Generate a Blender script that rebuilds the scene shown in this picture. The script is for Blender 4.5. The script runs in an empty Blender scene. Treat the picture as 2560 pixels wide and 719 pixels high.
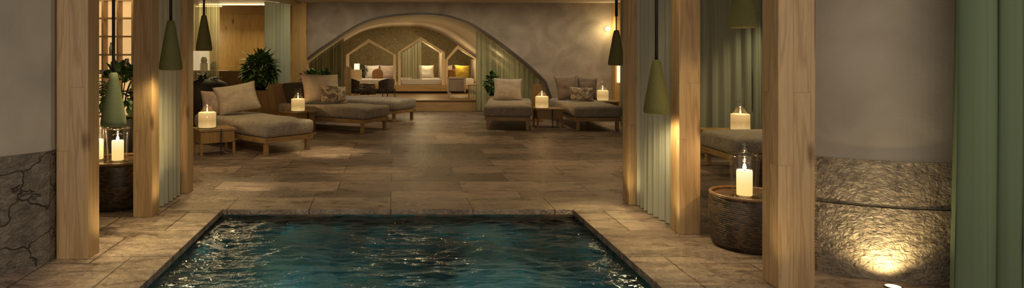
import bpy, bmesh, math, random
from mathutils import Vector, Matrix, noise
random.seed(7)
S = bpy.context.scene
C = S.collection
PI = math.pi
F, PX, PY, H = 1650.0, 980.0, 125.0, 1.4      # focal length in px, principal point, eye height

def at(x, y, Y):                               # photo pixel + depth -> point in the place
    return Vector(((x - PX) / F * Y, Y, H - (y - PY) / F * Y))

# ------------------------------------------------------------------ materials
def newmat(name):
    m = bpy.data.materials.new(name); m.use_nodes = True
    nt = m.node_tree
    b = nt.nodes['Principled BSDF']
    return m, nt, b
def nd(nt, typ, **kw):
    n = nt.nodes.new(typ)
    for k, v in kw.items():
        if k in n.inputs: n.inputs[k].default_value = v
        else: setattr(n, k, v)
    return n
def ramp(nt, fac, stops):
    r = nt.nodes.new('ShaderNodeValToRGB')
    el = r.color_ramp.elements
    while len(el) < len(stops): el.new(0.5)
    for e, (p, c) in zip(el, stops):
        e.position = p; e.color = (*c, 1)
    nt.links.new(fac, r.inputs[0]); return r
def coords(nt, scale=(1, 1, 1), rot=(0, 0, 0), world=False):
    mp = nt.nodes.new('ShaderNodeMapping')
    mp.inputs['Scale'].default_value = scale; mp.inputs['Rotation'].default_value = rot
    if world:
        g = nt.nodes.new('ShaderNodeNewGeometry'); nt.links.new(g.outputs['Position'], mp.inputs[0])
    else:
        t = nt.nodes.new('ShaderNodeTexCoord'); nt.links.new(t.outputs['Object'], mp.inputs[0])
    return mp.outputs[0]
def bump(nt, b, h, strength, dist=0.01):
    bp = nd(nt, 'ShaderNodeBump'); bp.inputs['Strength'].default_value = strength; bp.inputs['Distance'].default_value = dist
    nt.links.new(h, bp.inputs['Height']); nt.links.new(bp.outputs[0], b.inputs['Normal'])
def mix(nt, fac, a, bb, mode='MIX'):
    m = nt.nodes.new('ShaderNodeMix'); m.data_type = 'RGBA'; m.blend_type = mode
    for sock, v in ((m.inputs[0], fac), (m.inputs[6], a), (m.inputs[7], bb)):
        if hasattr(v, 'is_output'): nt.links.new(v, sock)
        elif isinstance(v, tuple): sock.default_value = (*v, 1)
        else: sock.default_value = v
    return m.outputs[2]

def noisy(name, c1, c2, scale=4, rough=0.7, bs=0.0, bscale=None, stretch=(1, 1, 1), detail=4, dist=0.0, world=False, bd=0.01, spec=0.5):
    m, nt, b = newmat(name)
    v = coords(nt, stretch, world=world)
    n = nd(nt, 'ShaderNodeTexNoise', Scale=scale, Detail=detail, Distortion=dist); nt.links.new(v, n.inputs['Vector'])
    r = ramp(nt, n.outputs[0], [(0.3, c1), (0.7, c2)]); nt.links.new(r.outputs[0], b.inputs['Base Color'])
    b.inputs['Roughness'].default_value = rough; b.inputs['Specular IOR Level'].default_value = spec
    if bs:
        n2 = nd(nt, 'ShaderNodeTexNoise', Scale=bscale or scale * 4, Detail=5); nt.links.new(v, n2.inputs['Vector'])
        bump(nt, b, n2.outputs[0], bs, bd)
    return m

def wood(name, c1, c2, c3, along='z', block=1.1, lam=0.105, rough=0.45, knots=True, seam=0.75):
    m, nt, b = newmat(name)
    rot = {'z': (0, PI / 2, 0), 'x': (0, 0, 0), 'y': (0, 0, PI / 2)}[along]
    sep = nt.nodes.new('ShaderNodeSeparateXYZ'); t = nt.nodes.new('ShaderNodeTexCoord'); nt.links.new(t.outputs['Object'], sep.inputs[0])
    ad = nd(nt, 'ShaderNodeMath', operation='ADD')
    cmb = nt.nodes.new('ShaderNodeCombineXYZ')
    o = {'x': sep.outputs[0], 'y': sep.outputs[1], 'z': sep.outputs[2]}
    oth = [k for k in 'xyz' if k != along]
    nt.links.new(o[oth[0]], ad.inputs[0]); nt.links.new(o[oth[1]], ad.inputs[1])
    nt.links.new(o[along], cmb.inputs[0]); nt.links.new(ad.outputs[0], cmb.inputs[1])
    br = nd(nt, 'ShaderNodeTexBrick', Scale=1.0); br.inputs['Brick Width'].default_value = block; br.inputs['Row Height'].default_value = lam
    br.inputs['Mortar Size'].default_value = 0.0012; br.inputs['Mortar Smooth'].default_value = 0.3
    br.inputs['Color1'].default_value = (0.15, 0.15, 0.15, 1); br.inputs['Color2'].default_value = (0.85, 0.85, 0.85, 1); br.inputs['Mortar'].default_value = (0.4, 0.4, 0.4, 1)
    br.offset = 0.37
    nt.links.new(cmb.outputs[0], br.inputs['Vector'])
    st = {'z': (1, 1, 0.06), 'x': (0.06, 1, 1), 'y': (1, 0.06, 1)}[along]
    v = coords(nt, st)
    # grain shifted per block
    va = nt.nodes.new('ShaderNodeVectorMath'); va.operation = 'ADD'
    sc = nt.nodes.new('ShaderNodeVectorMath'); sc.operation = 'SCALE'; sc.inputs['Scale'].default_value = 3.0
    nt.links.new(br.outputs['Color'], sc.inputs[0]); nt.links.new(v, va.inputs[0]); nt.links.new(sc.outputs[0], va.inputs[1])
    n = nd(nt, 'ShaderNodeTexNoise', Scale=11.0, Detail=4.0, Distortion=0.25); nt.links.new(va.outputs[0], n.inputs['Vector'])
    w = nd(nt, 'ShaderNodeMath', operation='MULTIPLY'); nt.links.new(n.outputs[0], w.inputs[0]); w.inputs[1].default_value = 9.0
    fr = nd(nt, 'ShaderNodeMath', operation='PINGPONG'); nt.links.new(w.outputs[0], fr.inputs[0]); fr.inputs[1].default_value = 1.0
    r = ramp(nt, fr.outputs[0], [(0.0, c1), (0.55, c2), (1.0, c3)])
    col = r.outputs[0]
    tone = ramp(nt, br.outputs['Color'], [(0.0, (0.80, 0.78, 0.74)), (1.0, (1.06, 1.04, 1.02))])
    col = mix(nt, 0.8, col, tone.outputs[0], 'MULTIPLY')
    if knots:
        vo = nd(nt, 'ShaderNodeTexVoronoi', Scale=3.1); vs = coords(nt, {'z': (1, 1, 0.45), 'x': (0.45, 1, 1), 'y': (1, 0.45, 1)}[along]); nt.links.new(vs, vo.inputs['Vector'])
        kr = ramp(nt, vo.outputs['Distance'], [(0.05, (0.34, 0.24, 0.17)), (0.13, (1, 1, 1))])
        col = mix(nt, 0.85, col, kr.outputs[0], 'MULTIPLY')
    sm = ramp(nt, br.outputs['Fac'], [(0.0, (1, 1, 1)), (1.0, (0.35, 0.3, 0.25))])
    col = mix(nt, seam, col, sm.outputs[0], 'MULTIPLY')
    nt.links.new(col, b.inputs['Base Color'])
    b.inputs['Roughness'].default_value = rough
    bump(nt, b, n.outputs[0], 0.15, 0.004)
    return m

def emis(name, col, strength, base=(0.8, 0.7, 0.5)):
    m, nt, b = newmat(name)
    b.inputs['Base Color'].default_value = (*base, 1)
    b.inputs['Emission Color'].default_value = (*col, 1); b.inputs['Emission Strength'].default_value = strength
    b.inputs['Roughness'].default_value = 0.5
    return m

def cloth(name, c1, c2, scale=9, rough=0.9, pat=0.8, crinkle=0.25):
    m, nt, b = newmat(name)
    v = coords(nt)
    n0 = nd(nt, 'ShaderNodeTexNoise', Scale=3.0, Detail=2.0); nt.links.new(v, n0.inputs['Vector'])
    va = nt.nodes.new('ShaderNodeVectorMath'); va.operation = 'ADD'
    nt.links.new(v, va.inputs[0]); nt.links.new(n0.outputs['Color'], va.inputs[1])
    wv = nd(nt, 'ShaderNodeTexNoise', Scale=scale, Detail=1.5, Distortion=2.2); nt.links.new(va.outputs[0], wv.inputs['Vector'])
    r = ramp(nt, wv.outputs[0], [(0.40, c1), (0.47, c2), (0.53, c1), (0.60, c2)])
    col = mix(nt, pat, c1, r.outputs[0])
    nt.links.new(col, b.inputs['Base Color']); b.inputs['Roughness'].default_value = rough
    b.inputs['Specular IOR Level'].default_value = 0.2
    b.inputs['Sheen Weight'].default_value = 0.15
    n2 = nd(nt, 'ShaderNodeTexNoise', Scale=14.0, Detail=4.0, Distortion=1.0); nt.links.new(v, n2.inputs['Vector'])
    bump(nt, b, n2.outputs[0], crinkle, 0.02)
    return m

def sheer(name, col, clear, trans=0.5, streak=0.2):
    m, nt, b = newmat(name)
    v = coords(nt, (30, 30, 0.3), world=True)
    n = nd(nt, 'ShaderNodeTexNoise', Scale=1.0, Detail=3.0); nt.links.new(v, n.inputs['Vector'])
    r = ramp(nt, n.outputs[0], [(0.3, tuple(c * (1 - streak) for c in col)), (0.7, col)])
    d = nt.nodes.new('ShaderNodeBsdfDiffuse'); tl = nt.nodes.new('ShaderNodeBsdfTranslucent'); tp = nt.nodes.new('ShaderNodeBsdfTransparent')
    nt.links.new(r.outputs[0], d.inputs[0]); nt.links.new(r.outputs[0], tl.inputs[0])
    m1 = nd(nt, 'ShaderNodeMixShader'); m1.inputs[0].default_value = trans
    nt.links.new(d.outputs[0], m1.inputs[1]); nt.links.new(tl.outputs[0], m1.inputs[2])
    m2 = nd(nt, 'ShaderNodeMixShader'); m2.inputs[0].default_value = clear
    nt.links.new(m1.outputs[0], m2.inputs[1]); nt.links.new(tp.outputs[0], m2.inputs[2])
    nt.links.new(m2.outputs[0], nt.nodes['Material Output'].inputs[0])
    return m

def glass_mat():
    m, nt, b = newmat('clear_glass')
    lw = nd(nt, 'ShaderNodeLayerWeight'); lw.inputs['Blend'].default_value = 0.35
    r = ramp(nt, lw.outputs['Facing'], [(0.0, (0.06, 0.06, 0.06)), (0.5, (0.18, 0.18, 0.18)), (1.0, (0.9, 0.9, 0.9))])
    g = nd(nt, 'ShaderNodeBsdfGlossy'); g.inputs['Roughness'].default_value = 0.03; g.inputs['Color'].default_value = (0.95, 0.93, 0.88, 1)
    t = nd(nt, 'ShaderNodeBsdfTransparent'); t.inputs[0].default_value = (0.95, 0.96, 0.95, 1)
    mx = nd(nt, 'ShaderNodeMixShader'); nt.links.new(r.outputs[0], mx.inputs[0]); nt.links.new(t.outputs[0], mx.inputs[1]); nt.links.new(g.outputs[0], mx.inputs[2])
    nt.links.new(mx.outputs[0], nt.nodes['Material Output'].inputs[0])
    return m

def floor_mat(name, width, row, c1, c2, cm, rot=0.0, gloss=0.3):
    m, nt, b = newmat(name)
    v = coords(nt, (1, 1, 1), (0, 0, rot), world=True)
    n0 = nd(nt, 'ShaderNodeTexNoise', Scale=5.0, Detail=3.0); nt.links.new(v, n0.inputs['Vector'])
    sc = nt.nodes.new('ShaderNodeVectorMath'); sc.operation = 'SCALE'; sc.inputs['Scale'].default_value = 0.02
    va = nt.nodes.new('ShaderNodeVectorMath'); va.operation = 'ADD'
    nt.links.new(n0.outputs['Color'], sc.inputs[0]); nt.links.new(v, va.inputs[0]); nt.links.new(sc.outputs[0], va.inputs[1])
    br = nd(nt, 'ShaderNodeTexBrick', Scale=1.0); br.offset = 0.43
    br.inputs['Brick Width'].default_value = width; br.inputs['Row Height'].default_value = row
    br.inputs['Mortar Size'].default_value = 0.006; br.inputs['Mortar Smooth'].default_value = 0.4
    br.inputs['Color1'].default_value = (0.0, 0.0, 0.0, 1); br.inputs['Color2'].default_value = (1, 1, 1, 1); br.inputs['Mortar'].default_value = (0.3, 0.3, 0.3, 1)
    nt.links.new(va.outputs[0], br.inputs['Vector'])
    base = ramp(nt, br.outputs['Color'], [(0.0, c1), (1.0, c2)])
    vs = coords(nt, (1.3, 3.2, 1), (0, 0, rot), world=True)
    n1 = nd(nt, 'ShaderNodeTexNoise', Scale=2.6, Detail=8.0, Distortion=0.8); n1.inputs['Roughness'].default_value = 0.65; nt.links.new(vs, n1.inputs['Vector'])
    st = ramp(nt, n1.outputs[0], [(0.32, (0.36, 0.33, 0.30)), (0.5, (0.95, 0.94, 0.92)), (0.68, (1.5, 1.46, 1.38))])
    col = mix(nt, 0.9, base.outputs[0], st.outputs[0], 'MULTIPLY')
    gr = ramp(nt, br.outputs['Fac'], [(0.0, (1, 1, 1)), (1.0, cm)])
    col = mix(nt, 1.0, col, gr.outputs[0], 'MULTIPLY')
    nt.links.new(col, b.inputs['Base Color'])
    n2 = nd(nt, 'ShaderNodeTexNoise', Scale=22.0, Detail=6.0, Distortion=1.2); nt.links.new(v, n2.inputs['Vector'])
    rr = ramp(nt, n1.outputs[0], [(0.3, (gloss, gloss, gloss)), (0.75, (gloss + 0.3,) * 3)]); nt.links.new(rr.outputs[0], b.inputs['Roughness'])
    h = nd(nt, 'ShaderNodeMath', operation='MULTIPLY_ADD'); nt.links.new(br.outputs['Fac'], h.inputs[0]); h.inputs[1].default_value = -0.8; nt.links.new(n2.outputs[0], h.inputs[2])
    bump(nt, b, h.outputs[0], 1.0, 0.03)
    return m

def stone_mat(name, c1, c2, vscale, crack, cw, rough=0.55, bs=0.9, fine=0):
    m, nt, b = newmat(name)
    v = coords(nt, (1, 1, 1.5), world=True)
    n0 = nd(nt, 'ShaderNodeTexNoise', Scale=4.0, Detail=3.0); nt.links.new(v, n0.inputs['Vector'])
    sc = nt.nodes.new('ShaderNodeVectorMath'); sc.operation = 'SCALE'; sc.inputs['Scale'].default_value = 0.42
    va = nt.nodes.new('ShaderNodeVectorMath'); va.operation = 'ADD'
    nt.links.new(n0.outputs['Color'], sc.inputs[0]); nt.links.new(v, va.inputs[0]); nt.links.new(sc.outputs[0], va.inputs[1])
    vo = nd(nt, 'ShaderNodeTexVoronoi', Scale=vscale); vo.feature = 'DISTANCE_TO_EDGE'; nt.links.new(va.outputs[0], vo.inputs['Vector'])
    n1 = nd(nt, 'ShaderNodeTexNoise', Scale=12.0, Detail=8.0, Distortion=0.5); nt.links.new(v, n1.inputs['Vector'])
    base = ramp(nt, n1.outputs[0], [(0.3, c1), (0.7, c2)])
    cr = ramp(nt, vo.outputs['Distance'], [(0.0, (crack,) * 3), (cw, (1, 1, 1))])
    col = mix(nt, 1.0, base.outputs[0], cr.outputs[0], 'MULTIPLY'); nt.links.new(col, b.inputs['Base Color'])
    b.inputs['Roughness'].default_value = rough
    n2 = nd(nt, 'ShaderNodeTexNoise', Scale=26.0, Detail=6.0, Distortion=1.0); nt.links.new(v, n2.inputs['Vector'])
    rs = ramp(nt, vo.outputs['Distance'], [(0.0, (0, 0, 0)), (cw * 1.5, (1, 1, 1))])
    a = nd(nt, 'ShaderNodeMath', operation='MULTIPLY_ADD'); nt.links.new(n2.outputs[0], a.inputs[0]); a.inputs[1].default_value = 0.9
    if not fine: nt.links.new(rs.outputs[0], a.inputs[2])
    bump(nt, b, a.outputs[0], bs, 0.03)
    return m

def weave_mat():
    m, nt, b = newmat('rattan_weave')
    t = nt.nodes.new('ShaderNodeTexCoord')
    sep = nt.nodes.new('ShaderNodeSeparateXYZ'); nt.links.new(t.outputs['Object'], sep.inputs[0])
    an = nd(nt, 'ShaderNodeMath', operation='ARCTAN2'); nt.links.new(sep.outputs[1], an.inputs[0]); nt.links.new(sep.outputs[0], an.inputs[1])
    cb = nt.nodes.new('ShaderNodeCombineXYZ'); nt.links.new(an.outputs[0], cb.inputs[0]); nt.links.new(sep.outputs[2], cb.inputs[1])
    br = nd(nt, 'ShaderNodeTexBrick', Scale=1.0); br.inputs['Brick Width'].default_value = 0.10; br.inputs['Row Height'].default_value = 0.014
    br.inputs['Mortar Size'].default_value = 0.0022; br.inputs['Mortar Smooth'].default_value = 0.6
    br.inputs['Color1'].default_value = (0.016, 0.010, 0.007, 1); br.inputs['Color2'].default_value = (0.11, 0.068, 0.036, 1); br.inputs['Mortar'].default_value = (0.008, 0.006, 0.004, 1)
    nt.links.new(cb.outputs[0], br.inputs['Vector']); 
    n = nd(nt, 'ShaderNodeTexNoise', Scale=9.0, Detail=4.0); nt.links.new(t.outputs['Object'], n.inputs['Vector'])
    rr = ramp(nt, n.outputs[0], [(0.3, (0.5, 0.5, 0.5)), (0.7, (1.4, 1.3, 1.2))])
    col = mix(nt, 1.0, br.outputs['Color'], rr.outputs[0], 'MULTIPLY')
    nt.links.new(col, b.inputs['Base Color']); b.inputs['Roughness'].default_value = 0.4
    inv = nd(nt, 'ShaderNodeMath', operation='SUBTRACT'); inv.inputs[0].default_value = 1.0; nt.links.new(br.outputs['Fac'], inv.inputs[1])
    bump(nt, b, inv.outputs[0], 0.8, 0.01)
    return m

def wall_paper():
    m, nt, b = newmat('leaf_wallpaper')
    v = coords(nt, (1, 1, 1), world=True)
    n0 = nd(nt, 'ShaderNodeTexNoise', Scale=2.0, Detail=2.0); nt.links.new(v, n0.inputs['Vector'])
    va = nt.nodes.new('ShaderNodeVectorMath'); va.operation = 'ADD'; nt.links.new(v, va.inputs[0]); nt.links.new(n0.outputs['Color'], va.inputs[1])
    vo = nd(nt, 'ShaderNodeTexVoronoi', Scale=5.5); vo.feature = 'DISTANCE_TO_EDGE'; nt.links.new(va.outputs[0], vo.inputs['Vector'])
    r = ramp(nt, vo.outputs['Distance'], [(0.0, (0.24, 0.18, 0.075)), (0.12, (0.13, 0.10, 0.036)), (0.3, (0.21, 0.16, 0.06))])
    nt.links.new(r.outputs[0], b.inputs['Base Color']); b.inputs['Roughness'].default_value = 0.6
    return m

def water_mat():
    m, nt, b = newmat('pool_water')
    b.inputs['Base Color'].default_value = (0.72, 0.93, 0.93, 1)
    b.inputs['Transmission Weight'].default_value = 1.0; b.inputs['IOR'].default_value = 1.33; b.inputs['Roughness'].default_value = 0.03; b.inputs['Specular IOR Level'].default_value = 0.32
    v = coords(nt, (1.0, 2.6, 1), world=True)
    n = nd(nt, 'ShaderNodeTexNoise', Scale=9.0, Detail=3.0, Distortion=0.6); nt.links.new(v, n.inputs['Vector'])
    bump(nt, b, n.outputs[0], 0.4, 0.03)
    return m

def mosaic_mat():
    m, nt, b = newmat('pool_mosaic')
    v = coords(nt, world=True)
    vo = nd(nt, 'ShaderNodeTexVoronoi', Scale=9.0); vo.distance = 'CHEBYCHEV'; nt.links.new(v, vo.inputs['Vector'])
    n = nd(nt, 'ShaderNodeTexNoise', Scale=1.6, Detail=3.0); nt.links.new(v, n.inputs['Vector'])
    r = ramp(nt, vo.outputs['Color'], [(0.0, (0.006, 0.012, 0.012)), (0.35, (0.012, 0.06, 0.06)), (0.65, (0.12, 0.085, 0.045)), (0.8, (0.012, 0.02, 0.02)), (1.0, (0.04, 0.24, 0.22))])
    r2 = ramp(nt, n.outputs[0], [(0.3, (0.35, 0.35, 0.35)), (0.7, (1.5, 1.5, 1.5))])
    nt.links.new(mix(nt, 1.0, r.outputs[0], r2.outputs[0], 'MULTIPLY'), b.inputs['Base Color']); b.inputs['Roughness'].default_value = 0.4
    return m

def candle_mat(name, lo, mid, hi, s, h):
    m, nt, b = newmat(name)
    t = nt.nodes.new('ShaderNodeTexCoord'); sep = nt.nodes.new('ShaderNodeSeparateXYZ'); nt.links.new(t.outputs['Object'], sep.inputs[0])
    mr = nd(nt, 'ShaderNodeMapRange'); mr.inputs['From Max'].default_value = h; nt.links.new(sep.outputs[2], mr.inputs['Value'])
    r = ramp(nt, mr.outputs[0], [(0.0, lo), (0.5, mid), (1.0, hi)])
    nt.links.new(r.outputs[0], b.inputs['Emission Color']); b.inputs['Emission Strength'].default_value = s  # flame light through the wax put in as emission, graded by height
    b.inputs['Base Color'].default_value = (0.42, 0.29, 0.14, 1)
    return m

M = {}
M['post'] = wood('larch_post', (0.39, 0.265, 0.135), (0.46, 0.32, 0.17), (0.33, 0.215, 0.105), 'z', 1.15, 0.105)
M['panel'] = wood('pine_panel', (0.52, 0.34, 0.12), (0.60, 0.41, 0.16), (0.45, 0.28, 0.09), 'z', 4.0, 0.16, seam=0.5)
M['furn'] = wood('oak_furniture', (0.37, 0.235, 0.095), (0.45, 0.295, 0.13), (0.31, 0.185, 0.07), 'x', 3.0, 0.12, knots=False, seam=0.3)
M['cabinet'] = wood('oak_cabinet', (0.32, 0.195, 0.065), (0.40, 0.25, 0.09), (0.27, 0.155, 0.05), 'z', 3.0, 0.18, knots=False, seam=0.6)
M['pale_wood'] = wood('pale_frame_wood', (0.78, 0.62, 0.40), (0.82, 0.67, 0.45), (0.72, 0.56, 0.35), 'z', 3.0, 0.3, knots=False, seam=0.2)
M['deck'] = wood('deck_board', (0.25, 0.155, 0.07), (0.31, 0.195, 0.09), (0.20, 0.12, 0.05), 'x', 1.4, 0.2, knots=False, seam=0.6)
M['deck_front'] = wood('deck_riser', (0.46, 0.29, 0.115), (0.54, 0.35, 0.145), (0.40, 0.24, 0.09), 'x', 0.85, 0.5, knots=False, seam=0.6)
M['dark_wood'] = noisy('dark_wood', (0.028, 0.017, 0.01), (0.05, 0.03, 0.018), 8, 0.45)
M['plaster'] = noisy('lime_plaster', (0.30, 0.265, 0.22), (0.41, 0.365, 0.305), 2.2, 0.85, 0.12, 40, detail=8, dist=0.6, world=True)
M['arch'] = noisy('arch_plaster', (0.235, 0.20, 0.155), (0.40, 0.345, 0.275), 2.2, 0.85, 0.5, 14, detail=8, dist=0.8, world=True)
M['vault'] = noisy('vault_plaster', (0.40, 0.335, 0.255), (0.50, 0.42, 0.325), 1.2, 0.85, 0.1, 20, world=True)
M['ceil'] = noisy('ceiling_plaster', (0.50, 0.42, 0.32), (0.58, 0.49, 0.38), 1.2, 0.9, world=True)
M['stone_l'] = stone_mat('natural_stone', (0.085, 0.073, 0.057), (0.20, 0.175, 0.135), 2.0, 0.5, 0.012)
M['stone_r'] = stone_mat('chiselled_stone', (0.13, 0.105, 0.075), (0.34, 0.275, 0.195), 0.6, 0.9, 0.01, rough=0.40, bs=1.0, fine=1)
M['floor'] = floor_mat('travertine_floor', 1.25, 0.47, (0.112, 0.082, 0.068), (0.33, 0.248, 0.214), (0.42, 0.40, 0.36), gloss=0.22)
M['aisle'] = floor_mat('travertine_aisle', 0.66, 0.62, (0.155, 0.115, 0.092), (0.28, 0.213, 0.176), (0.42, 0.40, 0.36), gloss=0.2)
M['coping'] = floor_mat('coping_slab', 0.72, 0.64, (0.205, 0.160, 0.125), (0.33, 0.263, 0.210), (0.42, 0.40, 0.36), gloss=0.22)
M['fabric'] = cloth('lounger_cover', (0.26, 0.225, 0.192), (0.37, 0.328, 0.28), 3.6)
M['pillow'] = cloth('pillow_cover', (0.49, 0.41, 0.33), (0.60, 0.51, 0.415), 4.0, crinkle=0.35)
M['pillow_dk'] = cloth('taupe_pillow', (0.21, 0.16, 0.125), (0.27, 0.21, 0.165), 6.0, crinkle=0.35)
M['pillow_pat'] = cloth('patterned_pillow', (0.17, 0.13, 0.095), (0.66, 0.57, 0.45), 2.4, pat=0.85, crinkle=0.35)
M['pillow_white'] = cloth('pale_pillow', (0.62, 0.57, 0.52), (0.70, 0.65, 0.60), 6.0)
M['pillow_pink'] = cloth('rose_grey_pillow', (0.44, 0.35, 0.30), (0.50, 0.40, 0.345), 6.0)
M['mustard'] = cloth('mustard_pillow', (0.38, 0.27, 0.03), (0.46, 0.33, 0.05), 6.0, crinkle=0.3)
M['brown_cush'] = cloth('brown_cushion', (0.23, 0.115, 0.045), (0.27, 0.14, 0.06), 6.0)
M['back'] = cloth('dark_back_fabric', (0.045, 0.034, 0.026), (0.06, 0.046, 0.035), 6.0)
M['leather'] = noisy('brown_upholstery', (0.10, 0.058, 0.022), (0.145, 0.086, 0.034), 6, 0.6, 0.1)
M['felt'] = noisy('olive_felt', (0.105, 0.104, 0.030), (0.14, 0.138, 0.044), 60, 0.75, 0.3, 120, stretch=(1, 1, 3), bd=0.004)
M['felt_teal'] = noisy('bottle_green_felt', (0.075, 0.10, 0.05), (0.10, 0.13, 0.07), 60, 0.7, 0.3, 120, stretch=(1, 1, 3), bd=0.004)
M['cord'] = noisy('black_cord', (0.006, 0.006, 0.006), (0.012, 0.012, 0.011), 30, 0.6)
M['metal'] = noisy('black_metal', (0.015, 0.014, 0.013), (0.028, 0.026, 0.024), 30, 0.35)
M['copper'] = noisy('copper_stem', (0.35, 0.16, 0.07), (0.45, 0.22, 0.10), 30, 0.35)
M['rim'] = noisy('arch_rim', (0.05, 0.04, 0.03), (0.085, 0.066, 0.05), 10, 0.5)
M['curtain'] = sheer('sage_curtain', (0.56, 0.575, 0.475), 0.04, 0.35)
M['curtain_teal'] = sheer('grey_green_curtain', (0.42, 0.48, 0.41), 0.0, 0.3)
M['curtain_green'] = sheer('green_drape', (0.155, 0.205, 0.13), 0.0, 0.12, 0.12)
M['sheer'] = sheer('sheer_veil', (0.66, 0.65, 0.43), 0.30, 0.5, 0.75)
M['sheer_dk'] = sheer('olive_sheer', (0.34, 0.31, 0.15), 0.12, 0.4, 0.8)
M['sheer_r'] = sheer('green_sheer', (0.50, 0.52, 0.34), 0.10, 0.4, 0.5)
M['glass'] = glass_mat()
M['weave'] = weave_mat()
M['tray'] = noisy('lacquer_tray', (0.10, 0.06, 0.035), (0.16, 0.10, 0.06), 10, 0.22)
M['rimwood'] = noisy('rattan_rim', (0.12, 0.068, 0.03), (0.19, 0.11, 0.05), 20, 0.35)
M['paper'] = wall_paper()
M['water'] = water_mat()
M['mosaic'] = mosaic_mat()
M['leaf'] = noisy('leaf_green', (0.03, 0.085, 0.015), (0.10, 0.20, 0.045), 5, 0.4)
M['leaf_dk'] = noisy('leaf_dark', (0.010, 0.026, 0.008), (0.022, 0.05, 0.016), 5, 0.4)
M['pot'] = noisy('black_pot', (0.008, 0.008, 0.008), (0.015, 0.014, 0.013), 10, 0.6)
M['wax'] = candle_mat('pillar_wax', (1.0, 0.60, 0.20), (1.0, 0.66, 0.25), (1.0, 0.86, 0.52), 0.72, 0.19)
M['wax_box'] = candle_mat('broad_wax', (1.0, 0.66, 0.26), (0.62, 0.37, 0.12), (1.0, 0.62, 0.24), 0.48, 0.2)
M['flame'] = emis('flame', (1.0, 0.72, 0.30), 9.0)
M['bulb'] = emis('lamp_glow', (1.0, 0.74, 0.32), 4.0)
M['led'] = emis('led_strip', (1.0, 0.62, 0.20), 2.2)
M['glow_panel'] = emis('backlit_panel', (1.0, 0.60, 0.24), 0.45, base=(0.5, 0.33, 0.15))
M['glow_white'] = emis('lit_niche', (1.0, 0.80, 0.50), 0.75)
M['wick'] = noisy('wick', (0.01, 0.008, 0.006), (0.02, 0.015, 0.01), 10, 0.8)
M['vase'] = noisy('green_vase', (0.09, 0.12, 0.05), (0.13, 0.16, 0.07), 10, 0.4)
M['white'] = noisy('white_paint', (0.62, 0.56, 0.46), (0.68, 0.61, 0.5), 4, 0.7)
M['canvas'] = cloth('chair_canvas', (0.42, 0.34, 0.24), (0.47, 0.39, 0.28), 6.0)

# ------------------------------------------------------------------ mesh helpers
def link(name, bm, m, parent=None, loc=None, rz=0.0, smooth=False, rot=None):
    bmesh.ops.recalc_face_normals(bm, faces=bm.faces[:])
    if name == 'pool_water' and sum(f.normal.z for f in bm.faces) < 0: bmesh.ops.reverse_faces(bm, faces=bm.faces[:])
    me = bpy.data.meshes.new(name); bm.to_mesh(me); bm.free()
    if smooth:
        for p in me.polygons: p.use_smooth = True
    me.materials.append(m)
    o = bpy.data.objects.new(name, me); C.objects.link(o)
    if parent: o.parent = parent
    if loc is not None: o.location = loc
    if rot is not None: o.rotation_euler = rot
    elif rz: o.rotation_euler = (0, 0, rz)
    return o
def thing(name, label, cat, loc=(0, 0, 0), rz=0.0, group=None):
    o = bpy.data.objects.new(name, None); C.objects.link(o); o.empty_display_size = 0.1
    o.location = loc; o.rotation_euler = (0, 0, rz)
    return tag(o, label, cat, group)
def tag(o, label, cat, group=None, kind=None):
    o['label'] = label; o['category'] = cat
    if group: o['group'] = group
    if kind: o['kind'] = kind
    return o
def struct(o, label=None):
    o['kind'] = 'structure'
    if label: o['label'] = label
    return o
def dup(root, loc, rz, label, group=None):
    r = root.copy(); C.objects.link(r); r.location = loc; r.rotation_euler = (0, 0, rz); r['label'] = label
    if group: r['group'] = group
    for ch in list(root.children):
        c = ch.copy(); C.objects.link(c); c.parent = r
        for g in ch.children:
            d = g.copy(); C.objects.link(d); d.parent = c
    return r
def box(bm, x0, x1, y0, y1, z0, z1, bev=0.0, mat=None, seg=2):
    vs = [bm.verts.new(p) for p in ((x0, y0, z0), (x1, y0, z0), (x1, y1, z0), (x0, y1, z0), (x0, y0, z1), (x1, y0, z1), (x1, y1, z1), (x0, y1, z1))]
    fs = [bm.faces.new([vs[i] for i in f]) for f in ((3, 2, 1, 0), (4, 5, 6, 7), (0, 1, 5, 4), (1, 2, 6, 5), (2, 3, 7, 6), (3, 0, 4, 7))]
    if bev:
        es = list({e for f in fs for e in f.edges})
        r = bmesh.ops.bevel(bm, geom=es, offset=bev, segments=seg, affect='EDGES', profile=0.5)
        vs = list({v for f in r['faces'] for v in f.verts} | {v for v in vs if v.is_valid})
    if mat is not None: bmesh.ops.transform(bm, matrix=mat, verts=[v for v in vs if v.is_valid])
    return bm
def NB(): return bmesh.new()
def bx(x0, x1, y0, y1, z0, z1, bev=0.0, mat=None, seg=2): return box(NB(), x0, x1, y0, y1, z0, z1, bev, mat, seg)
def lathe(prof, seg=32, bm=None, cx=0, cy=0):
    bm = bm or NB(); rings = []
    for r, z in prof:
        if r < 1e-5: rings.append([bm.verts.new((cx, cy, z))])
        else: rings.append([bm.verts.new((cx + r * math.cos(2 * PI * k / seg), cy + r * math.sin(2 * PI * k / seg), z)) for k in range(seg)])
    for a, b in zip(rings, rings[1:]):
        for k in range(seg):
            j = (k + 1) % seg
            if len(a) == 1 and len(b) == 1: continue
            if len(a) == 1: bm.faces.new((a[0], b[j], b[k]))
            elif len(b) == 1: bm.faces.new((a[k], a[j], b[0]))
            else: bm.faces.new((a[k], a[j], b[j], b[k]))
    return bm
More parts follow.
